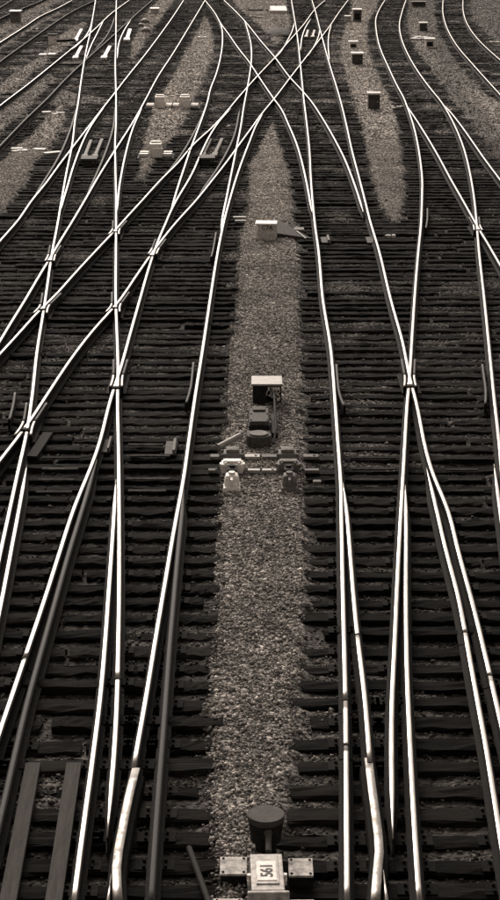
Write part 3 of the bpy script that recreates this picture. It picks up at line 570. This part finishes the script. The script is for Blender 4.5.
# ------------------------------------------------------------ numbered point machine at the bottom of the strip
mx, my = (0.149, 14.526)
r = empty('point_machine', (mx, my, 0), R(1.5), 'pale iron point machine numbered 561 on the gravel at the bottom of the photo', 'point machine')
g = MB(); g.box(0, -.02, -.02, .34, .72, .10, .01); g.build('bed_plate', 'black', r)
g = MB(); g.box(0, .0, .06, .32, .64, .2, .015, taper=(.9, .97)); g.build('housing', 'grey', r)
g = MB(); g.box(0, 0, .26, .285, .62, .025, .01); g.box(0, .03, .285, .2, .50, .012, .005)
cv = g.build('cover', 'white2', r)
g = MB(); g.box(-.005, -.01, .297, .17, .33, .006, .002); g.build('number_plate', 'white', cv)
g = MB(); g.box(0, -.36, .1, .36, .035, .2, .012); g.build('flange', 'white2', r)
for sx in (-1, 1):
    g = MB(); g.cyl(sx * .155, 0, .2, .022, .06, seg=12); g.box(sx * .155, 0, .17, .035, .09, .05, .006); g.build('lug', 'white', r)
g = MB(); g.box(-.015, -.72, .03, .3, .66, .2, .015); g.build('rear_housing', 'brown', r)
def text(s, size, m, parent, loc, rot, name='number'):
    c = bpy.data.curves.new(name, 'FONT'); c.body = s; c.size = size; c.extrude = .0015; c.align_x = 'CENTER'; c.align_y = 'CENTER'; c.offset = .003
    t = bpy.data.objects.new('tmp', c); col.objects.link(t); bpy.context.view_layer.update()
    me = bpy.data.meshes.new_from_object(t.evaluated_get(bpy.context.evaluated_depsgraph_get())); bpy.data.objects.remove(t)
    me.materials.clear(); me.materials.append(M[m]); o = bpy.data.objects.new(name, me); col.objects.link(o); o.parent = parent; o.location = loc; o.rotation_euler = rot; return o
text('561', .15, 'ink', cv, (0, -.01, .3045), (0, 0, R(90)))
dx, dy = (0.147, 15.443)
q = empty('disc_target', (dx, dy, 0), 0, 'round dark disc lying level on a short post behind the numbered machine', 'disc')
g = MB(); g.cyl(0, 0, .30, .172, .06, seg=48, bev=.006); g.build('disc', 'brown', q, True)
g = MB(); g.cyl(0, 0, .1, .14, .2, r2=.165, seg=32); g.build('drum', 'black', q, True)
g = MB(); g.rod((.02, -.17, .25), (.02, -.42, .2), .028, 12); g.ball(.02, -.17, .25, .04); g.build('arm', 'brown', q, True)
g = MB(); g.cyl(0, 0, -.02, .1, .12, seg=16); g.build('foot', 'black', q)
for (x0, x1, y0, lab) in ((219.5, 247, 873, 'white painted cover plate on the tie just left of the numbered machine'), (289, 314, 874, 'white painted cover plate on the tie just right of the numbered machine'),
                          (214, 243, 917, 'white painted cover plate at the bottom edge, left of the machine'), (289, 313, 918, 'white painted cover plate at the bottom edge, right of the machine')):
    s_ = (x1 - x0) / 113.5; X = ((x0 + x1) / 2 - 250) / 113.3
    Yp = {873: 14.921, 874: 14.894, 917: 14.199, 918: 14.182}[y0]
    e = empty('cover_plate', (X, Yp, 0), 0, lab, 'cover plate', 'white cover plates beside the machine')
    g = MB(); g.box(0, 0, .1, s_, .31, .022, .005); g.build('plate', 'dirtywhite', e)
    g = MB(); g.box(0, 0, -.03, s_ * .95, .27, .13, .006); g.build('box', 'black', e)
    for sx in (-1, 1):
        for sy in (-1, 1): g = MB(); g.cyl(sx * s_ * .38, sy * .12, .122, .012, .008, seg=8); g.build('bolt', 'rust', e)

# ------------------------------------------------------------ switch machine in the middle of the strip
cx, cy = (0.289, 30.59)
r = empty('switch_machine', (cx, cy, 0), 0, 'dark open cabinet with pale lid and wiring, behind a rounded motor on the central gravel', 'switch machine')
k = 1 / 60.196984764330445
W = 30 * k
g = MB(); g.box(0, .25, -.02, W * .96, .5, .03); g.box(0, .30, 0, W * .96, .03, .34); g.box(-W * .46, .25, 0, .03, .46, .34); g.box(W * .46, .25, 0, .03, .46, .34)
g.build('cabinet', 'black', r)
g = MB(); g.box(-W * .22, .06, .01, W * .44, .06, .31, .008); g.build('door', 'black', r)
g = MB(); g.box(0, .25, .34, W + .03, .56, .035, .012); g.build('lid', 'galv', r)
g = MB()
for i in range(9):
    x0 = .02 + i * .024; pts = [(x0, .03, .31)]
    for j in range(1, 5): pts.append((x0 + rng.uniform(-.03, .03), .0 + rng.uniform(-.03, .02), .31 - j * rng.uniform(.03, .055)))
    g.tube(pts, .008, 5)
g.build('wiring', 'white2', r)
g = MB()
for i in range(5): g.box(.03 + i * .042, .0, .26, .03, .03, .055, .003)
g.box(.19, -.02, .08, .045, .03, .05, .004); g.build('terminals', 'white', r)
bx = -8.5 * k; gy = 28.641 - cy; dy_ = 28.041 - cy
g = MB(); g.box(bx, gy + .46, -.02, .34, .92, .22, .012); g.build('gear_housing', 'black', r)
g = MB(); g.box(bx, gy + .48, .20, .315, .92, .07, .012, taper=(.97, .98)); g.box(bx, gy + .7, .27, .2, .2, .03, .01)
for s in (-1, 1):
    for q in (.1, .45, .85): g.cyl(bx + s * .13, gy + q, .265, .014, .018, seg=8)
g.build('gear_cover', 'brown', r)
g = MB(); g.cyl(bx - .01, dy_ + .21, -.02, .2, .2, seg=36, bev=.012); g.box(bx - .01, dy_ + .38, -.02, .37, .3, .17, .01); g.build('motor', 'brown', r, True)
g = MB(); g.cyl(bx - .01, dy_ + .21, .18, .15, .025, seg=36, bev=.006); g.build('motor_cap', 'grey', r, True)
g = MB(); g.box(bx + .25, gy + .5, -.02, .1, 1.1, .12, .01); g.tube([(bx + .2, -.05, .3), (bx + .26, -.25, .26), (bx + .27, gy + .1, .12), (bx + .22, dy_ + .2, .03)], .02); g.build('conduit', 'black', r)
g = MB(); g.rod((-0.498, 27.809, 0.1), (-0.15, 28.241, 0.16), .048, 14); g.build('crank_handle', 'galv', None, True, label='pale tubular crank pointing left from the motor on the central gravel', cat='crank')
# two upright stands
def stand(px, lab, m1, m2, m3):
    X = (px - 250) / 67.35160433653374; Y_ = 25.854; yw = 26.759 - Y_; yg = 27.412 - Y_
    e = empty('switch_stand', (X, Y_, 0), 0, lab, 'switch stand')
    g = MB(); g.box(0, yg + .16, -.03, .32, .32, .14, .03, taper=(.88, .85)); g.box(0, yg + .17, .10, .2, .2, .06, .02)
    for s in (-1, 1):
        for q in (.05, .27): g.cyl(s * .155, yg + q, .05, .018, .05, seg=8)
    g.build('gear_case', m3, e, True)
    g = MB(); g.box(0, yw + .12, -.02, .33, .24, .17, .02); g.box(0, yw + .13, .15, .27, .14, .035, .012)
    for s in (-1, 1): g.box(s * .165, yw + .1, .08, .05, .1, .06, .008); g.cyl(s * .10, yw + .02, .145, .018, .03, seg=8)
    g.build('bearing_block', m1, e)
    g = MB(); g.box(0, yw - .1, -.02, .14, .26, .16, .02); g.cyl(0, yw - .08, .13, .045, .04, seg=16); g.build('neck', 'black', e)
    g = MB(); g.box(0, .16, -.03, .27, .3, .10, .025, taper=(.9, .9)); g.box(0, .2, .05, .24, .28, .17, .05, taper=(.78, .75), shear=.05)
    g.box(0, .1, .10, .035, .2, .1, .006); g.cyl(0, .24, .2, .05, .05, seg=14)
    g.build('lever_shoe', m2, e)
stand(232, 'white painted iron switch stand, left one of the pair below the open cabinet', 'white', 'white', 'grey')
stand(289, 'grimy grey iron switch stand, right one of the pair below the open cabinet', 'grey', 'grey', 'grey')
for (yy, h) in ((27.567, .12), (26.858, .12)):
    g = MB(); g.box(0, 0, -.12, 2.35, .24, .125, .012); o = g.build('head_tie', 'wood'); o.location = (.13, yy, 0)
    tag(o, 'long dark head timber crossing the gravel under the two stands, ' + ('farther' if yy > 27 else 'nearer') + ' one', 'timber', 'head timbers under the stands')
BARS = [(210, 219, 454), (245, 260, 454), (262, 279, 456.5), (304, 319, 457), (248, 260, 468.7), (262, 276, 470), (304, 318, 470), (209, 218, 469), (311, 319, 478)]
BL = ['on the farther timber left of the white stand', 'on the farther timber just right of the white stand', 'on the farther timber just left of the grimy stand', 'on the farther timber right of the grimy stand',
      'on the nearer timber just right of the white stand', 'on the nearer timber just left of the grimy stand', 'on the nearer timber right of the grimy stand', 'on the nearer timber left of the white stand', 'on a tie just below the timbers, right of the grimy stand']
for i, (a, b_, py) in enumerate(BARS):
    s_ = 65.50664062050514; top = py < 462
    Yb = {True: 27.504, False: 26.794}[top] + (.0 if py != 478 else -.55)
    g = MB(); g.box(0, 0, 0, (b_ - a) / s_, .15 if top else .1, .05, .008)
    if i % 2: g.cyl(.05, 0, .05, .02, .015, seg=8)
    o = g.build('steel_strap', 'galv' if i in (1, 4, 5) else 'grey'); o.location = (((a + b_) / 2 - 250) / s_, Yb, .014)
    tag(o, 'pale steel strap ' + BL[i], 'steel strap', 'straps around the two stands')

# ------------------------------------------------------------ white number box farther up the strip
bx, by = (0.395, 45.629); k = 1 / 40.95779017935307
r = empty('number_box', (bx, by, 0), R(-3), 'white painted box with small number on its face, on the central gravel above the cabinet', 'box')
g = MB(); g.box(.03, .2, -.02, .43, .4, .4, .012); g.build('case', 'white2', r)
g = MB(); g.box(0, .2, .38, .54, .46, .035, .012); g.build('lid', 'white', r)
g = MB(); g.cyl(-.22, .1, .05, .065, .3, seg=16, bev=.01); g.build('side_tube', 'white', r, True)
text('C7A', .15, 'ink', r, (.03, -.004, .30), (R(90), 0, 0))
g = MB()
a, b_, c = Vector((0.671, 45.896, 0)), Vector((0.698, 47.845, 0)), Vector((1.532, 45.629, 0))
vs = [tuple(p + Vector((0, 0, h))) for h in (-.03, .12) for p in (a, b_, c)]
vs[5] = tuple(c + Vector((0, 0, .04)))
o = raw_mesh('cover_wedge', vs, [(0, 1, 2), (3, 5, 4), (0, 3, 4, 1), (1, 4, 5, 2), (2, 5, 3, 0)], ['board']); tag(o, 'dark flat wedge-shaped cover reaching right from the white number box to the rail', 'cover')
bar('steel_strap', 1.111, 1.363, 46.723, .0, .35, .09, 'grey', 'small grey block on the tie ends right of the white number box', 'block')
bar('steel_strap', -0.444, -0.105, 48.595, .01, .12, .05, 'galv', 'upper pale strap on the ties left of the white number box', 'steel strap')
bar('steel_strap', -0.392, -0.105, 48.076, .01, .1, .05, 'galv', 'lower pale strap on the ties left of the white number box', 'steel strap')
g = MB(); g.rod((1.177, 46.304, 0.09), (1.379, 45.496, 0.06), .018); g.build('link_rod', 'galv', None, label='thin pale link rod at the point of the dark wedge cover', cat='rod')

# ------------------------------------------------------------ small machines farther off
def small_machine(px, py, wpx, lab, big=False, m='white', sy=1.0):
    k = 1 / py[2]; e = empty('point_motor', (px, py[1], 0), 0, lab, 'point motor')
    w_ = wpx * k
    g = MB(); g.box(0, 0, 0, w_ * .36, w_ * .5 * sy, .42, .02); g.box(0, w_ * .1, .42, w_ * .3, w_ * .2, .05, .015); g.box(w_ * .06, -w_ * .28 * sy, 0, w_ * .3, w_ * .25, .3, .015); g.build('housing', m, e)
    for s in (-1, 1):
        for q in (-.22, .22):
            g = MB(); g.box(s * w_ * .36, q * w_, .02, w_ * .27, .2, .1, .01); g.build('arm', m, e)
    g = MB(); g.box(0, -.05, -.05, w_ * 1.1, w_ * .95, .06, .01); g.build('base', 'black', e)
    return e
small_machine(-3.5, (-3.5, 73.345, 25.717807602568723), 27, 'small white point motor on the upper gravel strip, left one of the pair', m='white')
small_machine(-2.527, (-2.527, 73.345, 25.717807602568723), 27, 'small white point motor on the upper gravel strip, right one of the pair', m='white')
small_machine(-3.017, (-3.017, 60.078, 31.157280044510436), 33, 'larger white point motor alone on the upper gravel strip below the pair', m='white')
def boxy(name, px, py, w_, d_, h, m, mlid, lab, cat, hole=False, rz=0):
    e = empty(name, (px, py, 0), rz, lab, cat)
    g = MB(); g.box(0, d_ / 2, -.05, w_, d_, h + .05, .02); g.build('body', m, e)
    g = MB(); g.box(0, d_ / 2, h, w_ * 1.2, d_ * 1.5, .07, .015); g.build('lid', mlid, e)
    g = MB(); g.box(0, -.012, h * .2, w_ * .7, .03, h * .55, .005); g.build('door', 'black' if hole else m, e)
    g = MB(); g.cyl(w_ * .3, -.03, h * .5, .03, .05, seg=8); g.build('handle', 'galv', e)
    return e
boxy('equipment_box', *(4.76, 72.374), .44, .45, .58, 'brown', 'white2', 'dark box with pale lid on the right gravel strip, lower left of the curved track', 'box')
boxy('equipment_box', *(5.106, 90.173), .5, .45, .5, 'brown', 'white', 'dark box with bright lid standing on the upper end of the right gravel strip', 'box')
boxy('equipment_box', *(5.384, 99.017), .42, .4, .3, 'white', 'white', 'small white box with dark opening just above the bright lidded box', 'box', True)
boxy('equipment_box', *(6.602, 117.386), .5, .8, .7, 'grey', 'white2', 'grey and white apparatus box at the top of the right gravel strip', 'box', True)
boxy('equipment_box', *(6.019, 117.386), .34, .5, .3, 'white2', 'white2', 'small pale block left of the apparatus box at the top', 'box')
boxy('equipment_box', *(10.04, 110.446), .42, .4, .42, 'brown', 'white', 'dark post box with white cap between the two curved tracks', 'box')
boxy('equipment_box', *(9.391, 99.311), .46, .5, .42, 'white', 'white', 'white box with a large dark opening between the two curved tracks', 'box', True)
boxy('equipment_box', *(11.562, 131.06), .9, .5, .3, 'brown', 'grey', 'long low dark cabinet at the top edge between the curved tracks', 'cabinet')
boxy('equipment_box', *(-14.335, 116.573), .6, .8, .65, 'grey', 'white2', 'grey box with pale top near the upper left corner', 'box')
boxy('equipment_box', *(-10.459, 101.114), .42, .4, .5, 'white', 'black', 'white box with black cap beside the upper left slip', 'box', rz=R(8))
boxy('equipment_box', *(-6.204, 124.31), .5, .6, .3, 'white2', 'white', 'white box near the top centre-left between the diagonal rails', 'box')
bar('steel_plate', *(-11.2, -11.127), 0, 0, .1, .02, 'white2', 'x', 'x') if False else None
for (px, rr, lab) in (((-6.405, 116.573), .26, 'rounded pale machine part below the white box near the top centre-left'), ((-5.98, 109.724), .24, 'pale rounded casing on the gravel right of the bright bars'),
                      ((-6.474, 113.429), .16, 'smallest pale casing among those right of the bright bars')):
    e = empty('casing', (px[0], px[1], 0), 0, lab, 'casing'); g = MB(); g.box(0, 0, -.03, rr * 2, rr * 2.5, .2, .03); g.build('base', 'grey', e)
    g = MB(); g.ball(0, -.05, .17, rr * .8, (1, 1.5, .6)); g.build('dome', 'white2', e, True)
# pale slabs with a rod at upper left
g = MB(); g.rod((-10.129, 100.009, 0.3), (-9.24, 100.632, 0.3), .07); g.build('operating_rod', 'black', None, label='thick dark rod reaching right from the white box with the black cap', cat='rod')
g = MB(); g.rod((-9.912, 99.339, 0.1), (-9.209, 99.639, 0.1), .035); g.build('operating_rod', 'white2', None, label='thin pale rod below the thick dark rod at upper left', cat='rod')
for (p, lab) in (((-10.321, 94.797), 'left one of two low white slabs under the white box with the black cap'), ((-9.9, 95.067), 'right one of two low white slabs under the white box with the black cap')):
    e = empty('slab', (p[0], p[1], 0), 0, lab, 'slab'); g = MB(); g.box(0, 0, 0, .38, .75, .1, .02); g.build('top', 'white2', e); g = MB(); g.box(0, 0, -.06, .42, .9, .06); g.build('base', 'brown', e)
# pairs of bars inside the slips
def slip_bars(a, b_, wd, m, lab):
    A = Vector(a); B = Vector(b_); d_ = B - A
    g = MB(); g.box(0, 0, 0, wd, d_.length, .12, .02); g.box(0, -d_.length * .42, 0, wd * 1.7, d_.length * .16, .13, .02)
    o = g.build('slip_bar', m); o.location = ((A.x + B.x) / 2, (A.y + B.y) / 2, .0); o.rotation_euler.z = math.atan2(-d_.x, d_.y) + (math.pi if d_.y < 0 else 0)
    tag(o, lab, 'bar', 'bars inside the slips')
slip_bars((-9.405, 102.416), (-9.763, 110.618), .16, 'white', 'bright bar at the upper left of the first slip')
slip_bars((-8.53, 92.641), (-8.79, 99.339), .16, 'white', 'bright bar at the lower left of the first slip')
slip_bars((-7.141, 92.641), (-7.304, 99.339), .18, 'white', 'bright bar between the winding and the vertical rail in the first slip')
slip_bars((-6.677, 103.054), (-6.953, 110.618), .2, 'white', 'bright bar at the right of the first slip')
slip_bars((-5.229, 58.942), (-5.349, 63.128), .11, 'grey', 'left bar in the left double slip')
slip_bars((-4.914, 58.942), (-4.998, 63.378), .11, 'grey', 'right bar in the left double slip')
slip_bars((-1.523, 59.38), (-1.334, 63.378), .11, 'grey', 'left bar in the centre double slip')
slip_bars((-1.142, 59.38), (-0.947, 63.503), .11, 'grey', 'right bar in the centre double slip')
slip_bars((3.084, 105.015), (3.339, 109.886), .12, 'galv', 'left bar in the scissors crossing')
slip_bars((3.442, 105.015), (3.713, 109.886), .12, 'galv', 'right bar in the scissors crossing')
for (p, lab) in (((-5.007, 58.129), 'brown box under the pair of bars in the left double slip'), ((-1.342, 58.34), 'brown box under the pair of bars in the centre double slip')):
    boxy('slip_box', p[0], p[1], .42, .5, .14, 'brown', 'brown', lab, 'box')
# ring in the gravel
x_, y_ = (-2.658, 105.579)
e = empty('drain_ring', (x_, y_, 0), 0, 'small pale ring around a dark hole in the upper gravel strip', 'drain')
for nm, m_, r0, r1, h0, h1 in (('rim', 'white2', .16, .24, -.02, .07), ('lid', 'black', 0, .16, -.02, .035)):
    vs, fs = [], []; n_ = 28
    for i in range(n_):
        a = i / n_ * math.tau
        for rr, zz in ((r0, h0), (r0, h1), (r1, h1), (r1, h0)): vs.append((rr * math.cos(a), rr * 1.6 * math.sin(a), zz))
    for i in range(n_):
        for j in range(4):
            q0, q1 = i * 4 + j, i * 4 + (j + 1) % 4; q2, q3 = ((i + 1) % n_) * 4 + (j + 1) % 4, ((i + 1) % n_) * 4 + j; fs.append((q0, q3, q2, q1))
    if r0 == 0:
        g = MB(); g.cyl(0, 0, h0, .16, h1 - h0, seg=24); g.build(nm, m_, e)
    else: raw_mesh(nm, vs, fs, [m_], e)
# stones and debris piles on strips
def slab_debris(p, w_, d_, h, m, lab, rz=0, n_=5, cat='debris'):
    g = MB()
    for i in range(n_): g.box(rng.uniform(-.4, .4) * w_, rng.uniform(-.4, .4) * d_, -.02, w_ * rng.uniform(.15, .4), d_ * rng.uniform(.15, .35), h * rng.uniform(.4, 1), .01, rot=Matrix.Rotation(rng.uniform(-.8, .8), 3, 'Z').to_euler())
    o = g.build('scrap_pile', m); o.location = (p[0], p[1], 0); tag(o, lab, cat)
slab_debris((-12.545, 111.918), .35, .5, .12, 'white', 'small white scrap between the two rails crossing the upper left corner', n_=1)
slab_debris((-7.033, 60.985), 1.6, .9, .12, 'white2', 'scatter of pale scrap across the bottom of the upper left gravel patch')
slab_debris((-7.36, 71.116), .9, .9, .1, 'white2', 'pale scrap at the top of the upper left gravel patch')
slab_debris((9.357, 104.918), 1.0, 1.6, .15, 'white2', 'pale rubble beside the white box with the dark opening', n_=9)
slab_debris((13.109, 102.352), .6, .9, .12, 'white2', 'pale scrap beyond the lone curved track at the right edge')
slab_debris((14.497, 121.622), .8, .4, .1, 'white2', 'pale scrap at the upper right beyond the lone curved track', n_=3)
slab_debris((12.615, 97.57), .3, .4, .1, 'white2', 'small white scrap just below the pale scrap at the right edge', n_=1)
slab_debris((0.347, 120.751), .8, .8, .2, 'white2', 'pale rubble at the foot of the white posts by the top edge', n_=6)
slab_debris((1.608, 118.21), .6, .6, .25, 'white2', 'pale lump behind the dark mound at the top', n_=3)
slab_debris((5.638, 73.345), .7, .7, .08, 'white2', 'pale scrap between the dark lidded box and the curved track', n_=4)
slab_debris((3.547, 46.165), .3, .5, .1, 'white2', 'pale scrap on the ties just below the pointed end of the right gravel strip', n_=3)
for (a, lab) in (((0.929, 122.505), 'white post standing by the top edge, left one of the pair'), ((1.252, 126.168), 'white post standing by the top edge, right one of the pair')):
    e = empty('post', (a[0], a[1], 0), 0, lab, 'post', 'white posts at the top'); g = MB(); g.box(0, 0, -.05, .14, .12, 1.5, .01); g.build('shaft', 'white', e); g = MB(); g.box(0, 0, 1.45, .2, .16, .06, .01); g.build('cap', 'white2', e)
g = MB(); g.rod((-0.129, 123.619, 0.3), (1.162, 123.619, 0.3), .04); g.build('pipe', 'black', None, label='thin dark pipe running left from the white posts', cat='pipe')
x_, y_ = (1.843, 126.061)
e = empty('platform', (x_, y_, 0), 0, 'low pale concrete platform by the top edge beside the white posts', 'platform'); g = MB(); g.box(0, .5, .0, 1.15, 4.5, .22, .02); g.build('slab', 'white2', e); g = MB(); g.box(0, .5, -.06, 1.3, 4.8, .06); g.build('footing', 'brown', e)
x_, y_ = (1.636, 107.613)
g = MB(); g.ball(0, 0, 0, .8, (1, 3.0, .45), 3, .06); o = g.build('spoil_mound', 'board', None); o.location = (x_, y_ + .8, -.05); tag(o, 'dark low mound of spoil above the scissors crossing', 'mound')
slab_debris((1.257, 109.011), .3, .5, .35, 'white', 'small white lump on the near side of the dark mound', n_=1)
slab_debris((4.372, 75.021), .3, .3, .1, 'black', 'small dark lump on the right gravel strip above the dark lidded box', n_=1)
